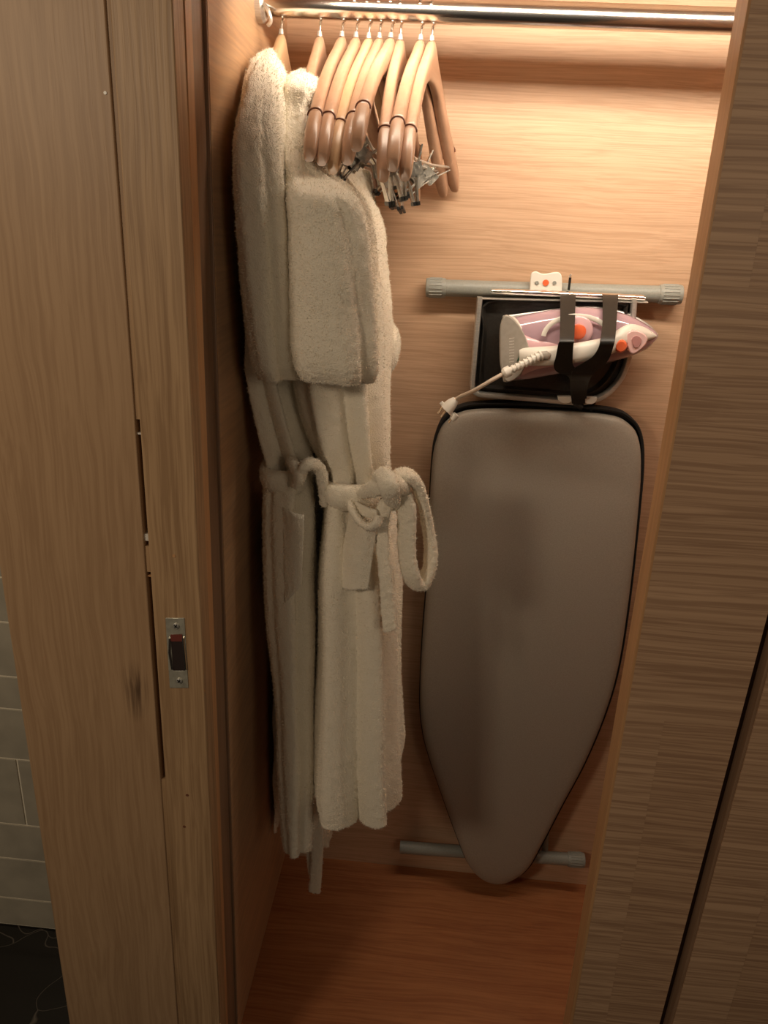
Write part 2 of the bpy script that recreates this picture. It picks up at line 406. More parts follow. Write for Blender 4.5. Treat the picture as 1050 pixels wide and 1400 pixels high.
# ------------------------------------------------------------------ closet LED bar and clothes rail
led = thing('led_light_bar', 'slim led light bar fixed under the closet top above the rail', 'light', (.26, 1.132, 1.90))
obj('housing', bx(-.22, .74, 1.117, 1.147, 1.868, 1.90), m_alu, led, bevel=.002)
obj('bracket', bx(.0, .03, 1.122, 1.142, 1.90, ZT), m_alu, led, bevel=.002)
obj('bracket', bx(.5, .53, 1.122, 1.142, 1.90, ZT), m_alu, led, bevel=.002)
RY, RZ = 1.29, 1.822
rod = thing('clothes_rail', 'polished steel clothes rail across the top of the closet', 'rail', (.2, RY, RZ))
b = bmesh.new(); tube(b, [(XL+.006, RY, RZ), (XR-.006, RY, RZ)], .0165, 32); obj('rail_tube', b, m_chrome, rod)
for x0, x1 in ((XL, XL+.012), (XR-.012, XR)):
    b = bmesh.new(); tube(b, [(x0, RY, RZ), (x1-.004, RY, RZ), (x1, RY, RZ)], [.024, .024, .020], 28); fl = obj('end_flange', b, m_steel, rod)
b = bmesh.new(); tube(b, crom([(XL+.013, RY-.018, RZ-.004), (XL+.020, RY-.024, RZ-.012), (XL+.024, RY-.022, RZ-.024), (XL+.019, RY-.018, RZ-.030)], 4), .003, 8)
obj('set_screw', b, m_steel, rod)

# ------------------------------------------------------------------ hangers
HH = .2      # half length
def htop(a): return -.043 - .122*(a/.785)**1.2
def hanger_bm():
    bm = bmesh.new(); seg = 20; rings = []
    us = [-.2, -.1992, -.197, -.193, -.186, -.175, -.1585, -.1570, -.1545, -.1530] + [-.15+.01*i for i in range(31)] + [.153, .1545, .157, .1585, .175, .186, .193, .197, .1992, .2]
    for u in us:
        a = abs(u)/HH
        top = htop(a)
        th = .027 + .006*a**2                     # vertical size of the arm
        if a < .3: th += .022*(1-a/.3)**1.3
        bot = top - th
        hx = .0080 + .0026*a**2
        end = HH-abs(u)
        if end < .025:
            k = sqrt(max(.02, 1-(1-end/.025)**2)); mid = (top+bot)/2 - .004
            top = mid + (top-mid)*(.30+.70*k); bot = mid + (bot-mid)*(.55+.45*k); hx *= (.55+.45*k)
        if a < .12: top += .006*(1-(a/.12)**2)
        if .1535 < abs(u) < .158: top -= .003; hx -= .0013
        cx = .017*a**2.2
        cz = (top+bot)/2; hz = (top-bot)/2
        ring = []
        for k in range(seg):
            t = 2*pi*k/seg
            ring.append(bm.verts.new((cx + hx*math.copysign(abs(cos(t))**.62, cos(t)), u, cz + hz*math.copysign(abs(sin(t))**.62, sin(t)))))
        rings.append(ring)
    for i in range(len(rings)-1):
        for k in range(seg): bm.faces.new((rings[i][k], rings[i][(k+1) % seg], rings[i+1][(k+1) % seg], rings[i+1][k]))
    bm.faces.new(rings[0][::-1]); bm.faces.new(rings[-1])
    return bm
def notch_bm(s):  # dark ring inside the cut, the notch's shadow put into its colour
    bm = bmesh.new(); u = s*.1557; a = abs(u)/HH
    top = htop(a); cx = .017*a**2.2
    pts = [(cx+.0100*cos(t), u, top-.010+.0110*sin(t)**.7) for t in [pi*(.02+.96*i/14) for i in range(15)]]
    tube(bm, pts, .0010, 6, rx=.0012, up=Vector((0, 1, 0))); return bm
def make_hanger(m, clips, bar=True):
    t = thing('wooden_hanger', 'x', 'hanger', (0, 0, 0))
    obj('hanger_body', hanger_bm(), m, t, local=True, angle=50)
    obj('notch_shade', notch_bm(-1), m_notch, t, local=True); obj('notch_shade', notch_bm(1), m_notch, t, local=True)
    bm = bmesh.new(); R = .0205
    pts = [(.004, 0, -.045), (.004, 0, -.030), (.002, .0, -.026)]
    arc = [(0, R*sin(a)*1.0, R*cos(a)) for a in [radians(v) for v in range(168, -82, -12)]]
    pts = [(0, 0, -.047), (0, .002, -.034)] + arc
    tube(bm, crom(pts, 2), .0019, 10); obj('hook', bm, m_chrome, t, local=True)
    bm = bmesh.new(); tube(bm, [(0, 0, -.038), (0, 0, -.031)], [.0042, .0030], 12); obj('ferrule', bm, m_steel, t, local=True)
    if bar:
        bm = bmesh.new(); tube(bm, [(.011, -.168, -.196), (.0, -.06, -.199), (.0, .06, -.199), (.011, .168, -.196)], .0022, 8)
        obj('trouser_bar', bm, m_steel, t, local=True)
    for (u, rz, tz) in clips:
        c = bpy.data.objects.new('clip', None)
        base = Matrix.Translation((-.002, u, -.199)) @ Matrix.Rotation(rz, 4, 'Z') @ Matrix.Rotation(tz, 4, 'Y') @ Matrix.Scale(1.3, 4)
        # clip body is one part; jaws, spring and pads are its sub-parts
        bm = bmesh.new(); tube(bm, [(0, -.014, -.014), (0, .014, -.014)], .0035, 12)
        for k in range(5): tube(bm, [(.0042*cos(a), -.010+.005*k+.0004*i, -.014+.0042*sin(a)) for i, a in enumerate([2*pi*j/10 for j in range(11)])], .0008, 6)
        tube(bm, [(0, 0, .002), (0, 0, -.012)], .0022, 8)
        bmesh.ops.transform(bm, matrix=base, verts=bm.verts); cb = obj('clip', bm, m_clip, t, local=True)
        for s in (-1, 1):
            bm = bmesh.new()
            A = [(s*.015, .010, .010), (s*.006, .011, -.014), (s*.003, .014, -.030), (s*.0012, .016, -.048)]
            fr_, bk = [], []
            for (x, hy, z) in A:
                for lst, dx in ((fr_, 0), (bk, s*.0014)):
                    lst.append((bm.verts.new((x+dx, -hy, z)), bm.verts.new((x+dx, hy, z))))
            for i in range(3):
                bm.faces.new((fr_[i][0], fr_[i][1], fr_[i+1][1], fr_[i+1][0])); bm.faces.new((bk[i][0], bk[i+1][0], bk[i+1][1], bk[i][1]))
                bm.faces.new((fr_[i][0], fr_[i+1][0], bk[i+1][0], bk[i][0])); bm.faces.new((fr_[i][1], bk[i][1], bk[i+1][1], fr_[i+1][1]))
            bm.faces.new((fr_[0][0], bk[0][0], bk[0][1], fr_[0][1])); bm.faces.new((fr_[3][0], fr_[3][1], bk[3][1], bk[3][0]))
            # side flange that holds the spring
            box(bm, min(0, s*.012), max(0, s*.012), -.0118, -.0106, -.020, -.006); box(bm, min(0, s*.012), max(0, s*.012), .0106, .0118, -.020, -.006)
            bmesh.ops.transform(bm, matrix=base, verts=bm.verts); obj('jaw', bm, m_clip, cb, local=True, angle=25)
            bm = bmesh.new(); box(bm, s*.0022-.0016, s*.0022+.0016, -.0165, .0165, -.0495, -.0455)
            bmesh.ops.transform(bm, matrix=base, verts=bm.verts); obj('rubber_pad', bm, m_black, cb, local=True, smooth=False)
    return t
def place_hanger(t, npx, npy, tpx, tpy, label, group='loose wooden hangers on the clothes rail'):
    """npx: picture x of the neck, (tpx, tpy): near tip; gives position on the rail, turn and sway"""
    zn = RZ-.04; X = xat(npx, RY, zn)
    Yt = RY-.19; tip = at(tpx, tpy, Yt)
    ang = math.asin(max(-.5, min(.3, (tip.x - .014 - X)/.2)))    # turn about the vertical (tips also bow sideways)
    t.location = (X, RY, RZ)
    sway = tip.z - (RZ-.232)
    t.rotation_euler = (-max(-.12, min(.14, sway/.2*.8)), 0, ang)
    t['label'] = label; t['group'] = group; t['category'] = 'hanger'
plain = make_hanger(m_hang, [])
yellow = make_hanger(m_hang2, [])
clipA = make_hanger(m_hang, [(-.085, .40, .55), (.09, .1, -.3)])
clipB = make_hanger(m_hang, [(-.10, .30, -.22), (.10, .3, .75)])
spec = [
 (plain, 468, 60, 427, 217, 'wooden hanger nearest the robes, its near tip against the right robe'),
 (copy_tree(plain), 487, 50, 443, 223, 'second loose wooden hanger from the robes, left of the yellowish one'),
 (yellow, 504, 57, 455, 236, 'yellowish wooden hanger, third loose one from the robes'),
 (copy_tree(clipA), 519, 57, 478, 222, 'fourth loose wooden hanger from the robes, mostly hidden behind the high-hanging one'),
 (clipA, 535, 54, 494, 200, 'wooden hanger whose near tip hangs highest, with a steel clip below'),
 (clipB, 547, 63, 521, 248, 'wooden hanger standing free, third from the right end of the bunch, near tip lowest'),
 (copy_tree(clipB), 575, 64, 537, 231, 'pale wooden hanger second from the right end of the bunch'),
 (copy_tree(clipB), 590, 62, 551, 246, 'rightmost wooden hanger of the bunch, nearest the ironing board'),
]
for s in spec: place_hanger(*s)
h1 = copy_tree(yellow); place_hanger(h1, 385, 55, 352, 215, 'wooden hanger inside the left bathrobe, yellowish neck showing above it', 'wooden hangers carrying the bathrobes')
h2 = copy_tree(plain); place_hanger(h2, 437, 56, 402, 235, 'wooden hanger inside the right bathrobe, reddish neck showing above it', 'wooden hangers carrying the bathrobes')

for h in (h1, h2): h.scale = (1, .80, 1)

# ------------------------------------------------------------------ bathrobes
def loft(rows, seg=160, n=8, folds=None, exp=.75, hem=None, fuzz=.0016, cap_top=True, cap_bot=False, seed=0, rot=0):
    """rows: (py, xl, xr, Yfront, Yback) picture row of the front surface, silhouette columns, real depths.
       horizontal rings; folds(t, ang) -> outward displacement in metres"""
    R = []
    for (py, xl, xr, yf, yb) in rows:
        ym = (yf+yb)/2; z = at((xl+xr)/2, py, yf*.75+ym*.25).z
        x0 = xat(xl, ym, z); x1 = xat(xr, ym, z)
        R.append((z, (x0+x1)/2, (x1-x0)/2, ym, (yb-yf)/2))
    R = crom(R, n); bm = bmesh.new(); rings = []
    m = len(R)
    for i, (z, cx, hx, cy, hy) in enumerate(R):
        t = i/(m-1); ring = []
        for k in range(seg):
            a = 2*pi*k/seg
            ca, sa = cos(a), sin(a)
            px = math.copysign(abs(ca)**exp, ca); py_ = math.copysign(abs(sa)**exp, sa)
            d = folds(t, a) if folds else 0
            v = Vector((cx + px*hx, cy + py_*hy, z))
            nrm = Vector((ca/max(hx, .01), sa/max(hy, .01), 0)).normalized()
            p3 = Vector((v.x*14+seed, v.y*14, v.z*5))
            d += .006*noise.noise(p3) * min(1, hx/.03)
            if fuzz:
                q = v*130; d += fuzz*.8*noise.noise(q) + fuzz*1.0*noise.noise(v*330)
            zz = 0
            if hem and t > .94: zz = hem(a)*(t-.94)/.06
            v = v + nrm*d + Vector((0, 0, zz)); v.x = max(v.x, XL+.011+.002*sin(v.z*40+v.y*25)); ring.append(bm.verts.new(v))
        rings.append(ring)
    for i in range(m-1):
        for k in range(seg): bm.faces.new((rings[i][k], rings[i][(k+1) % seg], rings[i+1][(k+1) % seg], rings[i+1][k]))
    for ring, do, dz in ((rings[0], cap_top, .006), (rings[-1], cap_bot, -.004)):
        if do:
            c = sum((v.co for v in ring), Vector())/seg
            prev = ring
            for s in (.8, .5, .2):
                nr = [bm.verts.new(c + (v.co-c)*s + Vector((0, 0, dz*(1-s*s)))) for v in ring]
                for k in range(seg): bm.faces.new((prev[k], prev[(k+1) % seg], nr[(k+1) % seg], nr[k]))
                prev = nr
            bm.faces.new(prev)
    if not cap_bot:   # turned hem: go inwards and up so the cloth has thickness
        ring = rings[-1]; c = sum((v.co for v in ring), Vector())/seg; prev = ring
        for s, dz in ((.97, -.004), (.93, -.003), (.88, .004), (.86, .012), (.85, .022)):
            nr = [bm.verts.new(Vector((c.x+(v.co.x-c.x)*s, c.y+(v.co.y-c.y)*s, v.co.z+dz))) for v in ring]
            for k in range(seg): bm.faces.new((prev[k], prev[(k+1) % seg], nr[(k+1) % seg], nr[k]))
            prev = nr
    return bm
def fold_fn(items, t0=0, t1=1, a0=1.0, a1=1.0):
    """items: (angle deg, width deg, depth m, drift deg) soft ridges (+) and grooves (-)"""
    def fn(t, a):
        d = 0; k = a0+(a1-a0)*t
        for (c, wd, amp, dr) in items:
            x = (math.degrees(a) - c - dr*t + 180) % 360 - 180
            d += amp*math.exp(-(x/wd)**2)
        return d*k
    return fn
def terry_strip(bm, pts, wd, th, seg=20, n=8, fuzz=.0013, up=Vector((0, 1, 0)), power=.8):
    P = crom(pts, n)
    W = crom([(w_,) for w_ in wd], n) if isinstance(wd, (list, tuple)) else [(wd,)]*len(P)
    T = crom([(w_,) for w_ in th], n) if isinstance(th, (list, tuple)) else [(th,)]*len(P)
    tube(bm, P, [x[0] for x in T], seg, rx=[x[0] for x in W], up=up, power=power)
    bmesh.ops.subdivide_edges(bm, edges=[e for e in bm.edges if e.calc_length() > .004], cuts=1, use_grid_fill=True)
    bm.normal_update()
    for v in bm.verts:
        v.co += v.normal*(fuzz*noise.noise(v.co*150)+fuzz*.8*noise.noise(v.co*330))
    return bm

def P(px, py, Y): return at(px, py, Y)

# ---- right robe (nearest the ironing board)
rb = thing('bathrobe', 'white terry bathrobe nearer the ironing board, belt tied in a hanging loop', 'bathrobe', (-.17, 1.22, .60), group=None)
body = [(98, 404, 432, 1.25, 1.30), (106, 399, 438, 1.20, 1.34), (120, 396, 441, 1.18, 1.35), (150, 393, 440, 1.16, 1.38), (200, 394, 448, 1.15, 1.42), (245, 395, 486, 1.14, 1.44), (300, 398, 514, 1.13, 1.44),
        (360, 400, 521, 1.13, 1.44), (420, 403, 527, 1.13, 1.43), (480, 407, 529, 1.13, 1.42), (540, 413, 526, 1.12, 1.40), (600, 426, 525, 1.12, 1.37), (645, 443, 524, 1.13, 1.34), (672, 447, 522, 1.13, 1.33)]
fb = fold_fn([(-62, 7, .012, 0), (-78, 6, -.012, 0), (-45, 6, -.012, 4), (-28, 7, .010, 4), (-10, 7, -.010, 0), (10, 8, .010, 0), (-100, 8, .008, 0), (-118, 8, -.007, 0)], a0=0, a1=1.3)
obj('torso', loft(body, folds=fb, seed=3, n=12, exp=.7), m_terry, rb, angle=180)
slv = [(104, 400, 436, 1.19, 1.25), (118, 395, 441, 1.14, 1.25), (150, 393, 434, 1.13, 1.25), (190, 393, 436, 1.11, 1.23), (225, 394, 448, 1.085, 1.21), (248, 394, 474, 1.06, 1.19), (270, 396, 494, 1.03, 1.18), (310, 398, 507, 1.03, 1.17), (370, 400, 511, 1.03, 1.17), (430, 401, 513, 1.035, 1.17),
       (480, 403, 514, 1.035, 1.17), (508, 407, 513, 1.04, 1.16), (521, 412, 508, 1.05, 1.15)]
fs = fold_fn([(-108, 11, -.009, 75), (-132, 12, .007, 60), (-80, 12, .007, 75), (-60, 10, -.005, 30), (-140, 10, -.004, 0)], a0=.0, a1=1.0)
sl = obj('sleeve', loft(slv, folds=fs, seed=9, n=12, exp=.62), m_terry, rb, angle=180)
# far sleeve with its turned cuff
sl2 = [(235, 478, 506, 1.36, 1.44), (300, 486, 518, 1.34, 1.46), (360, 492, 526, 1.34, 1.46), (420, 500, 533, 1.34, 1.46), (446, 503, 538, 1.34, 1.46), (462, 506, 547, 1.34, 1.455), (485, 510, 547, 1.34, 1.45), (503, 512, 541, 1.35, 1.45), (513, 514, 533, 1.36, 1.44)]
obj('sleeve', loft(sl2, folds=None, seed=5, n=10, exp=.8), m_terry, rb, angle=180)
b = bmesh.new(); ring = [P(529+11*cos(a), 490+24*sin(a), 1.352-.01*sin(a)) for a in [2*pi*i/16 for i in range(16)]]
# skirt
sk = [(672, 447, 523, 1.125, 1.34), (695, 448, 526, 1.115, 1.36), (740, 446, 534, 1.105, 1.39), (800, 443, 541, 1.095, 1.41), (870, 441, 545, 1.09, 1.42), (950, 439, 546, 1.085, 1.43), (1020, 437, 546, 1.08, 1.43), (1075, 435, 548, 1.075, 1.43), (1106, 436, 549, 1.075, 1.43)]
fk = fold_fn([(-88, 9, -.030, 6), (-62, 9, .010, 4), (-112, 10, .012, 6), (-40, 8, -.008, 0), (-20, 8, .008, 0), (0, 7, -.006, -4), (18, 7, .004, 0), (-135, 8, -.006, 0), (45, 9, -.01, 0), (75, 9, .012, 0), (110, 9, -.012, 0), (150, 8, .01, 0)], a0=.45, a1=1.1)
obj('skirt', loft(sk, folds=fk, seed=1, n=16, exp=.66, hem=lambda a: .012*sin(2*a+.6)+.006*sin(5*a)), m_terry, rb, angle=180)
# belt round the waist
def belt_ring(rows, name, par, seed, fz=.0015):
    obj(name, loft(rows, n=4, exp=.7, seed=seed, cap_top=False, cap_bot=False, fuzz=fz), m_terry, par, angle=180)
belt_ring([(655, 446, 526, 1.118, 1.35), (660, 442, 529, 1.108, 1.36), (672, 441, 530, 1.104, 1.362), (684, 443, 530, 1.108, 1.36), (690, 447, 527, 1.118, 1.352)], 'belt', rb, 2)
# knot, drooping loop and tail
kn = bmesh.new(); terry_strip(kn, [P(494, 674, 1.115), P(510, 668, 1.095), P(526, 662, 1.085), P(540, 662, 1.085), P(552, 668, 1.10)], [.008, .012, .014, .015, .010], [.010, .015, .019, .018, .012])
obj('belt_knot', kn, m_terry, rb, angle=180)
kn = bmesh.new(); terry_strip(kn, [P(517, 650, 1.115), P(524, 651, 1.085), P(531, 664, 1.070), P(536, 680, 1.085), P(538, 692, 1.11)], [.008, .010, .011, .010, .008], [.012, .014, .016, .014, .010])
obj('belt_knot', kn, m_terry, rb, angle=180)
lp = bmesh.new()
terry_strip(lp, [P(534, 664, 1.10), P(544, 652, 1.10), P(558, 651, 1.10), P(571, 664, 1.11), P(579, 690, 1.12), P(585, 720, 1.13), P(589, 750, 1.13), P(586, 780, 1.125), P(577, 799, 1.12), P(567, 797, 1.11), P(560, 780, 1.10),
                 P(556, 752, 1.10), P(556, 722, 1.10), P(556, 695, 1.10), P(551, 676, 1.10)],
            [.010, .011, .011, .0085, .0075, .008, .009, .009, .009, .009, .008, .0075, .008, .0085, .008], [.016]*15, up=Vector((0, 1, 0)))
obj('belt_loop', lp, m_terry, rb, angle=180)
tl = bmesh.new(); terry_strip(tl, [P(540, 676, 1.105), P(528, 690, 1.095), P(522, 712, 1.09), P(523, 745, 1.085), P(527, 790, 1.08), P(530, 830, 1.078), P(533, 862, 1.075)], [.009, .012, .011, .010, .010, .011, .0105], [.006]*7)
obj('belt_tail', tl, m_terry, rb, angle=180)
# pocket: a patch with a sagging rolled mouth
def lerp_surf(TL, TR, BR, BL, sag, nx=24, ny=30, thick=.007, bow=.012, seed=0):
    bm = bmesh.new(); g0 = []; 
    for j in range(ny+1):
        row = []
        v = j/ny
        for i in range(nx+1):
            u = i/nx
            p = (TL*(1-u)+TR*u)*(1-v) + (BL*(1-u)+BR*u)*v
            e = sin(pi*u)*1.0
            p = p + Vector((0, -bow*e*(.4+.6*(1-v)), -sag*e*(1-v)**2))
            p.y += .003*noise.noise(p*25+Vector((seed, 0, 0))) + .0012*noise.noise(p*150)
            row.append(bm.verts.new(p))
        g0.append(row)
    g1 = [[bm.verts.new(v.co + Vector((0, thick, 0))) for v in row] for row in g0]
    for j in range(ny):
        for i in range(nx):
            bm.faces.new((g0[j][i], g0[j][i+1], g0[j+1][i+1], g0[j+1][i])); bm.faces.new((g1[j][i], g1[j+1][i], g1[j+1][i+1], g1[j][i+1]))
    for i in range(nx):
        bm.faces.new((g0[0][i], g1[0][i], g1[0][i+1], g0[0][i+1])); bm.faces.new((g0[ny][i], g0[ny][i+1], g1[ny][i+1], g1[ny][i]))
    for j in range(ny):
        bm.faces.new((g0[j][0], g0[j+1][0], g1[j+1][0], g1[j][0])); bm.faces.new((g0[j][nx], g1[j][nx], g1[j+1][nx], g0[j+1][nx]))
    return bm
pk = lerp_surf(P(480, 690, 1.110), P(517, 708, 1.072), P(503, 806, 1.086), P(458, 802, 1.113), .020, bow=.020)
po = obj('pocket', pk, m_terry, rb, angle=180)
rl = bmesh.new(); terry_strip(rl, [P(479, 688, 1.108), P(484, 702, 1.090), P(494, 715, 1.076), P(505, 721, 1.066), P(514, 716, 1.062), P(518, 706, 1.068)], [.0055]*6, [.008]*6, seg=12)
obj('pocket_edge', rl, m_terry, po, angle=180)
fl = lerp_surf(P(483, 684, 1.108), P(515, 698, 1.080), P(516, 712, 1.074), P(486, 700, 1.100), .0, bow=.006, ny=8, seed=7)
obj('pocket_lining', fl, m_terry, po, angle=180)

# ---- left robe
lb = thing('bathrobe', 'white terry bathrobe hanging against the left closet wall, half hidden by the other robe', 'bathrobe', (-.25, 1.22, .55))
body = [(70, 364, 381, 1.25, 1.30), (78, 359, 386, 1.20, 1.33), (95, 354, 388, 1.17, 1.36), (125, 345, 391, 1.14, 1.38), (170, 334, 395, 1.12, 1.42), (230, 331, 396, 1.12, 1.43), (300, 333, 398, 1.12, 1.43), (380, 337, 401, 1.12, 1.43), (450, 343, 405, 1.13, 1.42),
        (520, 352, 411, 1.13, 1.40), (580, 364, 422, 1.13, 1.38), (625, 374, 430, 1.14, 1.36), (645, 377, 432, 1.14, 1.35)]
fb = fold_fn([(-70, 8, .010, 0), (-88, 7, -.010, 0), (-50, 7, -.010, 4), (-32, 8, .010, 4), (-15, 8, -.012, 0), (-112, 8, .007, 0)], a0=0, a1=1.3)
obj('torso', loft(body, folds=fb, seed=13, n=12, exp=.7), m_terry, lb, angle=180)
slv = [(78, 363, 381, 1.19, 1.24), (90, 357, 386, 1.15, 1.25), (125, 344, 390, 1.09, 1.22), (170, 333, 392, 1.05, 1.20), (230, 330, 394, 1.035, 1.18), (300, 332, 396, 1.035, 1.17), (370, 335, 398, 1.04, 1.17), (440, 341, 400, 1.045, 1.17), (495, 349, 402, 1.05, 1.17), (517, 358, 400, 1.06, 1.16)]
fs = fold_fn([(-85, 12, -.011, 40), (-115, 12, .008, 30), (-55, 12, .010, 40)], a0=.0, a1=1.0)
obj('sleeve', loft(slv, folds=fs, seed=19, n=12, exp=.66), m_terry, lb, angle=180)
sk = [(655, 372, 436, 1.13, 1.34), (690, 372, 438, 1.12, 1.36), (740, 372, 441, 1.115, 1.37), (800, 374, 441, 1.11, 1.37), (880, 378, 441, 1.105, 1.36), (960, 383, 440, 1.10, 1.34), (1040, 388, 438, 1.095, 1.31), (1110, 391, 435, 1.09, 1.28), (1150, 393, 434, 1.085, 1.26), (1161, 395, 432, 1.085, 1.25)]
fk = fold_fn([(-80, 10, .010, -10), (-58, 9, -.014, -6), (-36, 9, .008, 0), (-110, 8, -.006, 0), (-15, 9, -.01, 0)], a0=1.0, a1=.7)
obj('skirt', loft(sk, folds=fk, seed=11, n=16, exp=.7, hem=lambda a: .004*sin(3*a)), m_terry, lb, angle=180)
pn = [(690, 365, 400, 1.30, 1.42), (760, 362, 396, 1.31, 1.44), (880, 360, 392, 1.32, 1.45), (1000, 360, 388, 1.32, 1.45), (1100, 362, 385, 1.32, 1.44), (1133, 364, 384, 1.33, 1.43)]
obj('back_panel', loft(pn, folds=fold_fn([(-60, 12, .006, 0), (-95, 9, -.006, 0)]), seed=23, n=14, exp=.8), m_terry, lb, angle=180)
pn = [(760, 412, 434, 1.20, 1.34), (900, 415, 436, 1.21, 1.36), (1040, 420, 437, 1.22, 1.36), (1100, 424, 447, 1.22, 1.36), (1150, 428, 455, 1.24, 1.35)]
obj('inner_panel', loft(pn, folds=fold_fn([(-60, 12, .006, 0), (-95, 9, -.006, 0)]), seed=29, n=14, exp=.8), m_terry, lb, angle=180)
belt_ring([(637, 374, 434, 1.128, 1.36), (642, 369, 437, 1.118, 1.37), (653, 368, 438, 1.114, 1.37), (663, 370, 438, 1.118, 1.37), (668, 374, 436, 1.128, 1.36)], 'belt', lb, 22)
kn = bmesh.new(); terry_strip(kn, [P(397, 628, 1.125), P(405, 640, 1.108), P(410, 652, 1.100), P(404, 664, 1.108)], [.007, .009, .009, .006], [.008, .010, .010, .008]); obj('belt_knot', kn, m_terry, lb, angle=180)
kn = bmesh.new(); terry_strip(kn, [P(408, 648, 1.105), P(422, 634, 1.10), P(436, 640, 1.11), P(442, 660, 1.12), P(444, 690, 1.13)], [.008, .009, .009, .008, .007], [.010, .011, .010, .009, .008]); obj('belt_knot', kn, m_terry, lb, angle=180)
tl = bmesh.new(); terry_strip(tl, [P(420, 664, 1.16), P(425, 760, 1.17), P(428, 900, 1.19), P(431, 1030, 1.20), P(434, 1130, 1.20), P(433, 1180, 1.20), P(430, 1219, 1.20)], [.010, .010, .011, .012, .013, .012, .0125], [.005]*7); obj('belt_tail', tl, m_terry, lb, angle=180)
tl = bmesh.new(); terry_strip(tl, [P(424, 1130, 1.215), P(424, 1165, 1.215), P(425, 1190, 1.21), P(428, 1200, 1.205)], [.008, .008, .006, .004], [.004]*4); obj('belt_tail', tl, m_terry, lb, angle=180)
pk = lerp_surf(P(386, 694, 1.112), P(415, 706, 1.098), P(412, 800, 1.095), P(390, 824, 1.102), .0, bow=.006, seed=5, ny=20)
obj('pocket', pk, m_terry, lb, angle=180)

# ------------------------------------------------------------------ ironing board
YI = 1.432
ib = thing('ironing_board', 'tall ironing board with silver-grey padded cover hung on the back wall', 'ironing board', (.17, 1.46, .06))
out = [(640, 562), (700, 560), (770, 563), (835, 569), (860, 580), (874, 600), (878, 640), (872, 720), (861, 820), (847, 910), (829, 975), (800, 1045), (768, 1105), (742, 1155), (722, 1190), (700, 1207), (680, 1212), (659, 1205),
       (640, 1184), (622, 1140), (604, 1090), (587, 1040), (578, 1005), (574, 960), (577, 880), (583, 800), (586, 720), (590, 640), (596, 603), (610, 577)]
OP = [P(x, y, YI) for x, y in crom(out, 6, True)]
cxy = sum(OP, Vector())/len(OP)
def inset(pts, d):
    n = len(pts); r = []
    for i in range(n):
        t = (pts[(i+1) % n]-pts[i-1]); nrm = Vector((t.z, 0, -t.x)).normalized()
        if nrm.dot(cxy-pts[i]) < 0: nrm = -nrm
        r.append(pts[i]+nrm*d)
    return r
b = bmesh.new(); prev = None
for d, y in ((.002, YI+.016), (0, YI+.010), (.0008, YI+.004), (.003, YI-.001), (.008, YI-.0045), (.016, YI-.0065), (.035, YI-.0075), (.06, YI-.0078), (.09, YI-.008), (.13, YI-.008)):
    rg = [b.verts.new((p.x+(cxy.x-p.x)*d/.17, y, p.z+(cxy.z-p.z)*d/.22)) for p in OP]
    if prev:
        for i in range(len(rg)): b.faces.new((prev[i], prev[(i+1) % len(rg)], rg[(i+1) % len(rg)], rg[i]))
    prev = rg
b.faces.new(prev)
obj('padded_cover', b, m_cover, ib, angle=180)
# black bound edge, a little wider than the pad, shifted up and right as it sits
b = bmesh.new(); prev = None
def shift(p):
    k = (p.z-cxy.z)/.45; s = (p.x-cxy.x)/.18
    return Vector((p.x+(.0045 if s > 0 else -.0005), 0, p.z+(.012 if k > .9 else .0)))
Q = inset([p + Vector((.0035*max(0, min(1, (p.x-cxy.x)/.10)), 0, .009*max(0, min(1, (p.z-cxy.z-.30)/.10)))) for p in OP], -.0022)
for d, y in ((.006, YI+.034), (.003, YI+.034), (0, YI+.030), (0, YI+.012), (.002, YI+.008), (.006, YI+.010)):
    rg = [b.verts.new((p.x, y, p.z)) for p in inset(Q, d)]
    if prev:
        for i in range(len(rg)): b.faces.new((prev[i], prev[(i+1) % len(rg)], rg[(i+1) % len(rg)], rg[i]))
    else: b.faces.new(rg)
    prev = rg
obj('black_binding', b, m_trim, ib, angle=60)
def foot_tube(a, c, r, capl, capr, z=0):
    b = bmesh.new(); tube(b, [a, c], r, 24); t = obj('foot_tube', b, m_grey, ib)
    for (p, q, on) in ((a, a+(c-a).normalized()*.030, capl), (c-(c-a).normalized()*.034, c, capr)):
        if not on: continue
        b = bmesh.new(); d = (q-p).normalized()
        tube(b, [p-d*.004, p-d*.003, p, q, q+d*.003, q+d*.004][0:6], [r*.8, r*1.10, r*1.16, r*1.16, r*1.10, r*.8], 30)
        # gripping ribs
        for k in range(18):
            a_ = 2*pi*k/18; e1 = Vector((0, cos(a_), sin(a_)))*(r*1.16)
            tube(b, [p+e1+d*.003, q+e1-d*.004], .0011, 6)
        obj('rubber_cap', b, m_grey, t)
YT2 = 1.484
foot_tube(P(585, 393, YT2), P(929, 403, YT2), .0150, True, True)
foot_tube(P(547, 1158, 1.475), P(797, 1176, 1.475), .0150, False, True)
for (xa, xb, w_) in ((690, 640, .008), (765, 745, .008)):
    b = bmesh.new(); tube(b, [P(xa, 400, 1.487), P(xb, 1165, 1.487)], .008, 14); obj('leg', b, m_grey, ib)

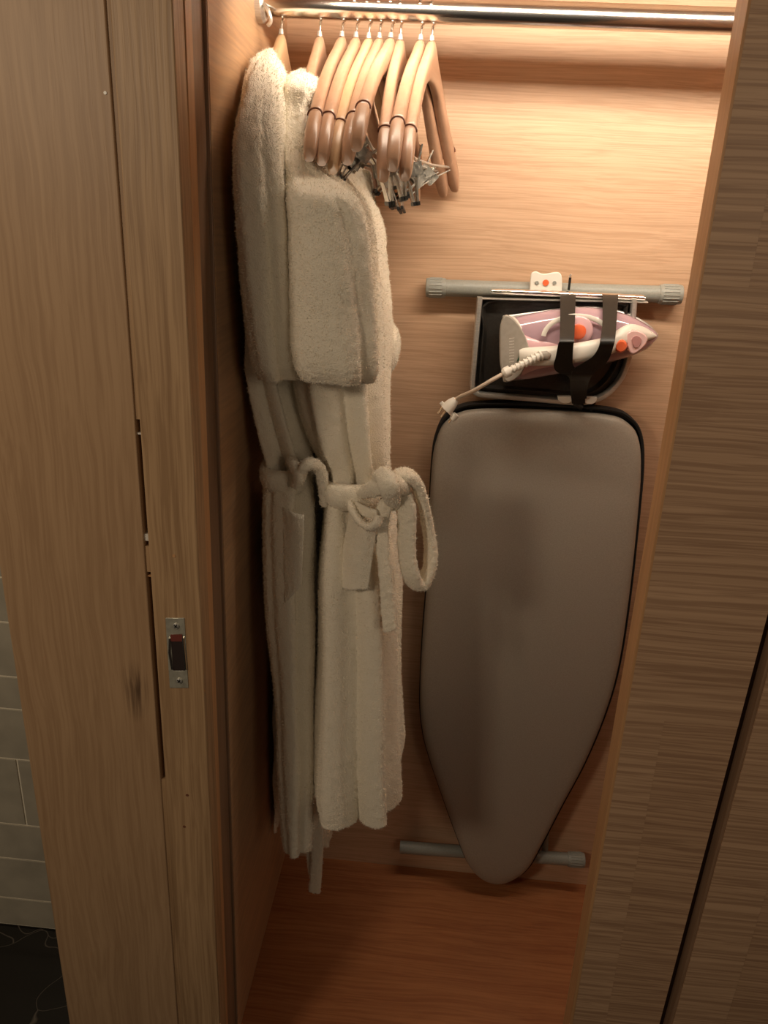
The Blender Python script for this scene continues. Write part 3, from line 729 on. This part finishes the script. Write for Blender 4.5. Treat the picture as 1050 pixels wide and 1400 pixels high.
# ------------------------------------------------------------------ iron rest tray
tr = thing('iron_rest', 'black tray with shiny steel rim holding the iron, below the grey foot tube', 'iron rest', tuple(P(755, 545, 1.47)))
YR = 1.448
rim = [(656, 406), (652, 450), (648, 500), (646, 528), (652, 537), (668, 540), (720, 544), (775, 549), (800, 549), (826, 540), (846, 520), (857, 495), (863, 460), (866, 410)]
rp_ = crom(rim, 4)
b = bmesh.new(); tube(b, [P(x, y, YR) for x, y in rp_], .012, 12, rx=.0052, up=Vector((0, 1, 0)), power=.6); obj('rim', b, m_steel, tr)
inn = [(x, y) for x, y in rp_]
b = bmesh.new(); prism(b, [(P(x, y, YR+.012).x, P(x, y, YR+.012).z) for x, y in inn], YR+.014, YR+.018)
obj('tray_plate', b, m_plateblk, tr, smooth=False)
# sunken black dish with rounded corners
ins = [(668, 414), (662, 450), (658, 500), (657, 522), (662, 529), (676, 531), (720, 534), (775, 539), (797, 540), (818, 531), (836, 512), (847, 488), (853, 460), (856, 424), (848, 416), (760, 412)]
D = [P(x, y, YR-.004) for x, y in crom(ins, 4, True)]; cD = sum(D, Vector())/len(D)
b = bmesh.new(); prev = None
for s, y in ((1.02, YR-.004), (1.0, YR-.004), (.97, YR+.002), (.95, YR+.011), (.5, YR+.012)):
    rg = [b.verts.new((cD.x+(p.x-cD.x)*s, y, cD.z+(p.z-cD.z)*s)) for p in D]
    if prev:
        for i in range(len(rg)): b.faces.new((prev[i], prev[(i+1) % len(rg)], rg[(i+1) % len(rg)], rg[i]))
    prev = rg
b.faces.new(prev); obj('dish', b, m_plateblk, tr)
b = bmesh.new(); tube(b, [P(672, 398, 1.447), P(700, 399, 1.447), P(878, 407, 1.447), P(882, 408, 1.447)], [.004, .0055, .0055, .003], 16, rx=.007); obj('top_bar', b, m_chrome, tr)
b = bmesh.new(); tube(b, [P(656, 408, 1.452), P(884, 413, 1.452)], .002, 8, rx=.012); obj('top_lip', b, m_steel, tr)
for a in ((762, 796), (798+3, 824)):
    pass
def knob(px, py, w, h):
    pts = []
    for i in range(13):
        t = pi*i/12; pts.append((px+w*cos(t), py+h*sin(t)**.8))
    b = bmesh.new(); prism(b, [(P(x, y, 1.436).x, P(x, y, 1.436).z) for x, y in pts], 1.430, 1.442); obj('white_foot', b, m_white, tr, bevel=.0015)
knob(773, 541, 11, 10); knob(806, 542, 10, 10)
b = bmesh.new(); tube(b, [P(783, 535, 1.44), P(788, 553, 1.44), P(796, 556, 1.44)], .007, 10, rx=.009); obj('latch', b, m_black, tr)
b = bmesh.new(); tube(b, [P(813, 550, 1.455), P(808, 562, 1.455)], .0025, 8); obj('rivet', b, m_black, tr)

# wall hook: white plate above the tube with orange screw + black spring-steel prongs in front of the iron
wh = thing('wall_hook', 'wall hook with a white plastic plate and black forked prongs over the iron', 'hook', tuple(P(765, 470, 1.47)))
pl = crom([(724, 396), (725, 380), (727, 373), (733, 371), (740, 374), (748, 374), (758, 372), (765, 373), (768, 380), (768, 396)], 3)
b = bmesh.new(); prism(b, [(P(x, y, 1.463).x, P(x, y, 1.463).z) for x, y in pl + [(768, 402), (724, 402)]], 1.458, 1.466)
obj('plate', b, m_white, wh, bevel=.0015)
for px, m, r in ((746, m_orange, .0056), (734, m_grey, .0034), (758, m_grey, .0034)):
    c = P(px, 386.5, 1.458); b = bmesh.new(); cyl(b, c+Vector((0, -.002, 0)), c+Vector((0, .002, 0)), r, 16); obj('screw', b, m, wh, bevel=.0006)
b = bmesh.new(); box(b, -.0022, .0022, -.0015, .0015, -.016, .006, Matrix.Translation(P(779, 384, 1.455))); obj('tab', b, m_band, wh, bevel=.0006)
b = bmesh.new(); tube(b, [P(778.5, 379, 1.452), P(781, 375, 1.450)], .0016, 8); obj('tab', b, m_steel, wh)
def ribbon(pts, th=.0016):
    """pts: (xl, xr, y, Y) picture columns of a bent sheet-steel band"""
    R = crom(pts, 5); b = bmesh.new(); F_, B_ = [], []
    for (xl, xr, y, Y) in R:
        l, r = P(xl, y, Y), P(xr, y, Y)
        F_.append((b.verts.new(l), b.verts.new(r))); o_ = Vector((0, th, 0)); B_.append((b.verts.new(l+o_), b.verts.new(r+o_)))
    for i in range(len(R)-1):
        b.faces.new((F_[i][0], F_[i][1], F_[i+1][1], F_[i+1][0])); b.faces.new((B_[i][0], B_[i+1][0], B_[i+1][1], B_[i][1]))
        b.faces.new((F_[i][0], F_[i+1][0], B_[i+1][0], B_[i][0])); b.faces.new((F_[i][1], B_[i][1], B_[i+1][1], F_[i+1][1]))
    b.faces.new((F_[0][0], B_[0][0], B_[0][1], F_[0][1])); b.faces.new((F_[-1][0], F_[-1][1], B_[-1][1], B_[-1][0]))
    return b
yk = 1.320
obj('prong', ribbon([(766, 787, 402, 1.440), (766, 787, 408, 1.415), (766, 786, 440, 1.36), (765, 785, 464, yk), (763, 784, 472, yk), (760, 783, 488, yk+.008), (757, 784, 500, yk+.015), (762, 794, 509, yk+.022), (778, 800, 516, yk+.03), (780, 800, 535, 1.41), (782, 800, 552, 1.43)]), m_band, wh, angle=30)
obj('prong', ribbon([(824, 845, 403, 1.440), (824, 845, 409, 1.415), (824, 843, 440, 1.36), (821, 841, 464, yk), (818, 838, 476, yk), (810, 834, 488, yk+.006), (796, 828, 497, yk+.012), (784, 818, 505, yk+.018), (781, 808, 516, yk+.028), (783, 803, 530, 1.40), (784, 802, 545, 1.42)], .0018), m_band, wh, angle=30)

# ------------------------------------------------------------------ steam iron
ir = thing('steam_iron', 'white and lilac steam iron lying in the tray, orange dial, nose to the right', 'iron', tuple(P(780, 475, 1.45)))
def section_loft(rows, seg=32, n=5, exp=.8):
    """rows: (px, ytop, ybot, Yfront, Yback): sections across the length of the iron"""
    R = crom(rows, n); b = bmesh.new(); rings = []
    for (px, yt, yb_, yf, yk_) in R:
        ym = (yf+yk_)/2; a = P(px, yt, ym); c = P(px, yb_, ym); mid = (a+c)/2; hv = (a-c)/2; hd = (yk_-yf)/2
        ring = []
        for k in range(seg):
            t = 2*pi*k/seg; cc = math.copysign(abs(cos(t))**exp, cos(t)); ss = math.copysign(abs(sin(t))**exp, sin(t))
            ring.append(b.verts.new(Vector((mid.x, ym, mid.z)) + Vector((hv.x, 0, hv.z))*cc + Vector((0, hd*ss, 0))))
        rings.append(ring)
    for i in range(len(rings)-1):
        for k in range(seg): b.faces.new((rings[i][k], rings[i][(k+1) % seg], rings[i+1][(k+1) % seg], rings[i+1][k]))
    b.faces.new(rings[0][::-1]); b.faces.new(rings[-1]); return b
obj('water_tank', section_loft([(703, 434, 518, 1.385, 1.45), (720, 430, 518, 1.383, 1.45), (745, 425, 514, 1.382, 1.45), (775, 421, 508, 1.38, 1.45), (805, 420, 501, 1.38, 1.45), (835, 424, 494, 1.385, 1.45), (860, 431, 487, 1.39, 1.45), (880, 441, 478, 1.40, 1.45), (893, 450, 466, 1.41, 1.45), (897, 455, 460, 1.42, 1.445)], exp=.85), m_lilac, ir)
obj('sole_plate', section_loft([(692, 431, 521, 1.445, 1.457), (730, 426, 517, 1.445, 1.457), (800, 418, 503, 1.445, 1.457), (850, 425, 491, 1.445, 1.457), (884, 441, 477, 1.445, 1.457), (899, 456, 460, 1.446, 1.456)], exp=.5), m_steel, ir)
obj('heel_collar', section_loft([(688, 432, 521, 1.37, 1.452), (694, 431, 521, 1.366, 1.452), (704, 434, 517, 1.372, 1.452), (712, 440, 512, 1.378, 1.45)], exp=.8), m_white, ir)
obj('side_skirt', section_loft([(712, 448, 514, 1.374, 1.44), (735, 454, 506, 1.376, 1.44), (765, 458, 502, 1.378, 1.43)], exp=.9), m_pink, ir)
# heel plate: flat D plate facing left
hp = crom([(690, 431), (684, 445), (683, 470), (684, 500), (690, 519), (698, 521), (710, 513), (718, 500), (724, 483), (719, 462), (710, 445), (700, 434)], 3, True)
b = bmesh.new(); prism(b, [(P(x, y, 1.362).x, P(x, y, 1.362).z) for x, y in hp], 1.356, 1.368); hpl = obj('heel_plate', b, m_heel, ir, bevel=.002)
b = bmesh.new(); prism(b, [(P(x, y, 1.356).x, P(x, y, 1.356).z) for x, y in ((707.5, 491), (711, 484), (713, 482), (712.5, 488), (709, 493), (706.5, 494))], 1.3548, 1.357); obj('green_mark', b, m_green, hpl, smooth=False)
b = bmesh.new()
for k in range(9): tube(b, [P(696, 463+k*4, 1.3562), P(703, 462+k*4, 1.3562)], .0004, 6)
obj('embossed_lines', b, m_white, hpl)
# handle: from the heel up and over to the nose
obj('handle', section_loft([(709, 474, 496, 1.352, 1.385), (722, 475, 499, 1.342, 1.372), (740, 474, 500, 1.336, 1.362), (757, 473, 499, 1.334, 1.360), (780, 470, 497, 1.334, 1.360), (805, 466, 493, 1.336, 1.362), (830, 460, 486, 1.342, 1.37), (848, 449, 478, 1.352, 1.385), (862, 443, 474, 1.366, 1.40), (878, 446, 468, 1.384, 1.42), (890, 452, 463, 1.398, 1.43), (895, 456, 460, 1.41, 1.44)], exp=.85), m_white, ir)
b = bmesh.new(); tube(b, [P(729, 487, 1.337), P(735, 487, 1.3335), P(748, 486, 1.3325), P(753, 485, 1.334)], [.002, .007, .008, .002], 14, rx=[.002, .0042, .004, .001]); obj('cord_socket', b, m_heel, ir)
b = bmesh.new(); c = P(847, 472, 1.36); tube(b, [c+Vector((0, .012, 0)), c+Vector((0, -.010, 0)), c+Vector((0, -.014, 0))], [.011, .011, .008], 20); obj('steam_button', b, m_orange, ir)
# round temperature dial on the tank
c = P(789, 452, 1.382)
b = bmesh.new(); tube(b, [c+Vector((0, .010, 0)), c+Vector((0, -.008, 0)), c+Vector((0, -.011, 0))], [.026, .026, .022], 32); dl = obj('dial', b, m_pink, ir, bevel=.001)
b = bmesh.new(); tube(b, [c+Vector((0, -.010, 0)), c+Vector((0, -.016, 0)), c+Vector((0, -.018, 0))], [.013, .013, .010], 24); obj('dial_cap', b, m_orange, dl)
b = bmesh.new(); tube(b, [P(789+46*cos(a), 462+30*sin(a), 1.377) for a in [radians(v) for v in range(185, 356, 9)]], .0012, 8, rx=.0042, up=Vector((0, 1, 0))); obj('white_band', b, m_white, ir)
tri = crom([(855, 458), (864, 451), (877, 454), (884, 462), (880, 472), (866, 483), (858, 478)], 3, True)
b = bmesh.new(); prism(b, [(P(x, y, 1.366).x, P(x, y, 1.366).z) for x, y in tri], 1.358, 1.385); sn = obj('spray_cap', b, m_clearpink, ir, bevel=.002)
tri2 = crom([(863, 463), (869, 458), (876, 463), (873, 473), (866, 474)], 3, True)
b = bmesh.new(); prism(b, [(P(x, y, 1.362).x, P(x, y, 1.362).z) for x, y in tri2], 1.356, 1.360); obj('spray_window', b, mat('dusky_pink', (.50, .25, .24, 1), .2), sn, bevel=.0008)
c = P(889, 456, 1.398); b = bmesh.new(); cyl(b, c, c+Vector((0, .006, 0)), .0028, 12); obj('spray_nozzle', b, m_lilac, ir)
# strain relief, cord and plug (part of the iron)
A = P(741, 485, 1.330); B = P(690, 510, 1.318)
b = bmesh.new(); tube(b, [A, B], [.0065, .0052], 14)
for k in range(9):
    t = (k+.3)/9.5; c = A.lerp(B, t); d = (B-A).normalized()
    tube(b, [c-d*.0014, c+d*.0014], .0085-.0018*t, 14)
tube(b, [A.lerp(B, .86), B, B+(B-A).normalized()*.004], [.0095, .0092, .006], 14)
obj('strain_relief', b, m_white, ir, angle=30)
b = bmesh.new(); cp = [B, P(672, 520, 1.315), P(648, 534, 1.325), P(630, 542, 1.345), P(620, 548, 1.355)]; tube(b, crom(cp, 6), .0036, 12); obj('cord', b, m_cord, ir)
b = bmesh.new(); a = P(623, 546, 1.352); c = P(610, 560, 1.352)
tube(b, [a, a.lerp(c, .3), a.lerp(c, .6), c], [.006, .0095, .011, .0125], 16); pg = obj('plug', b, m_white, ir)
d = (c-a).normalized(); s = Vector((.72, 0, -.69))
b = bmesh.new(); tube(b, [c-s*.016-d*.002, c+s*.020-d*.002], .0035, 10, rx=.004, power=.6); tube(b, [c+s*.020-d*.008, c+s*.020+d*.004], .006, 10); obj('plug_flange', b, m_white, pg)
for k in (-1, 1):
    b = bmesh.new(); q = c + s*(.0042*k+(-.004)); tube(b, [q, q+Vector((-.009, -.006, -.013))], .0022, 10); obj('plug_pin', b, m_brass, pg)
b = bmesh.new(); q = c+s*.017; tube(b, [q, q+Vector((-.006, -.004, -.011))], .0018, 10); obj('plug_pin', b, m_brass, pg)
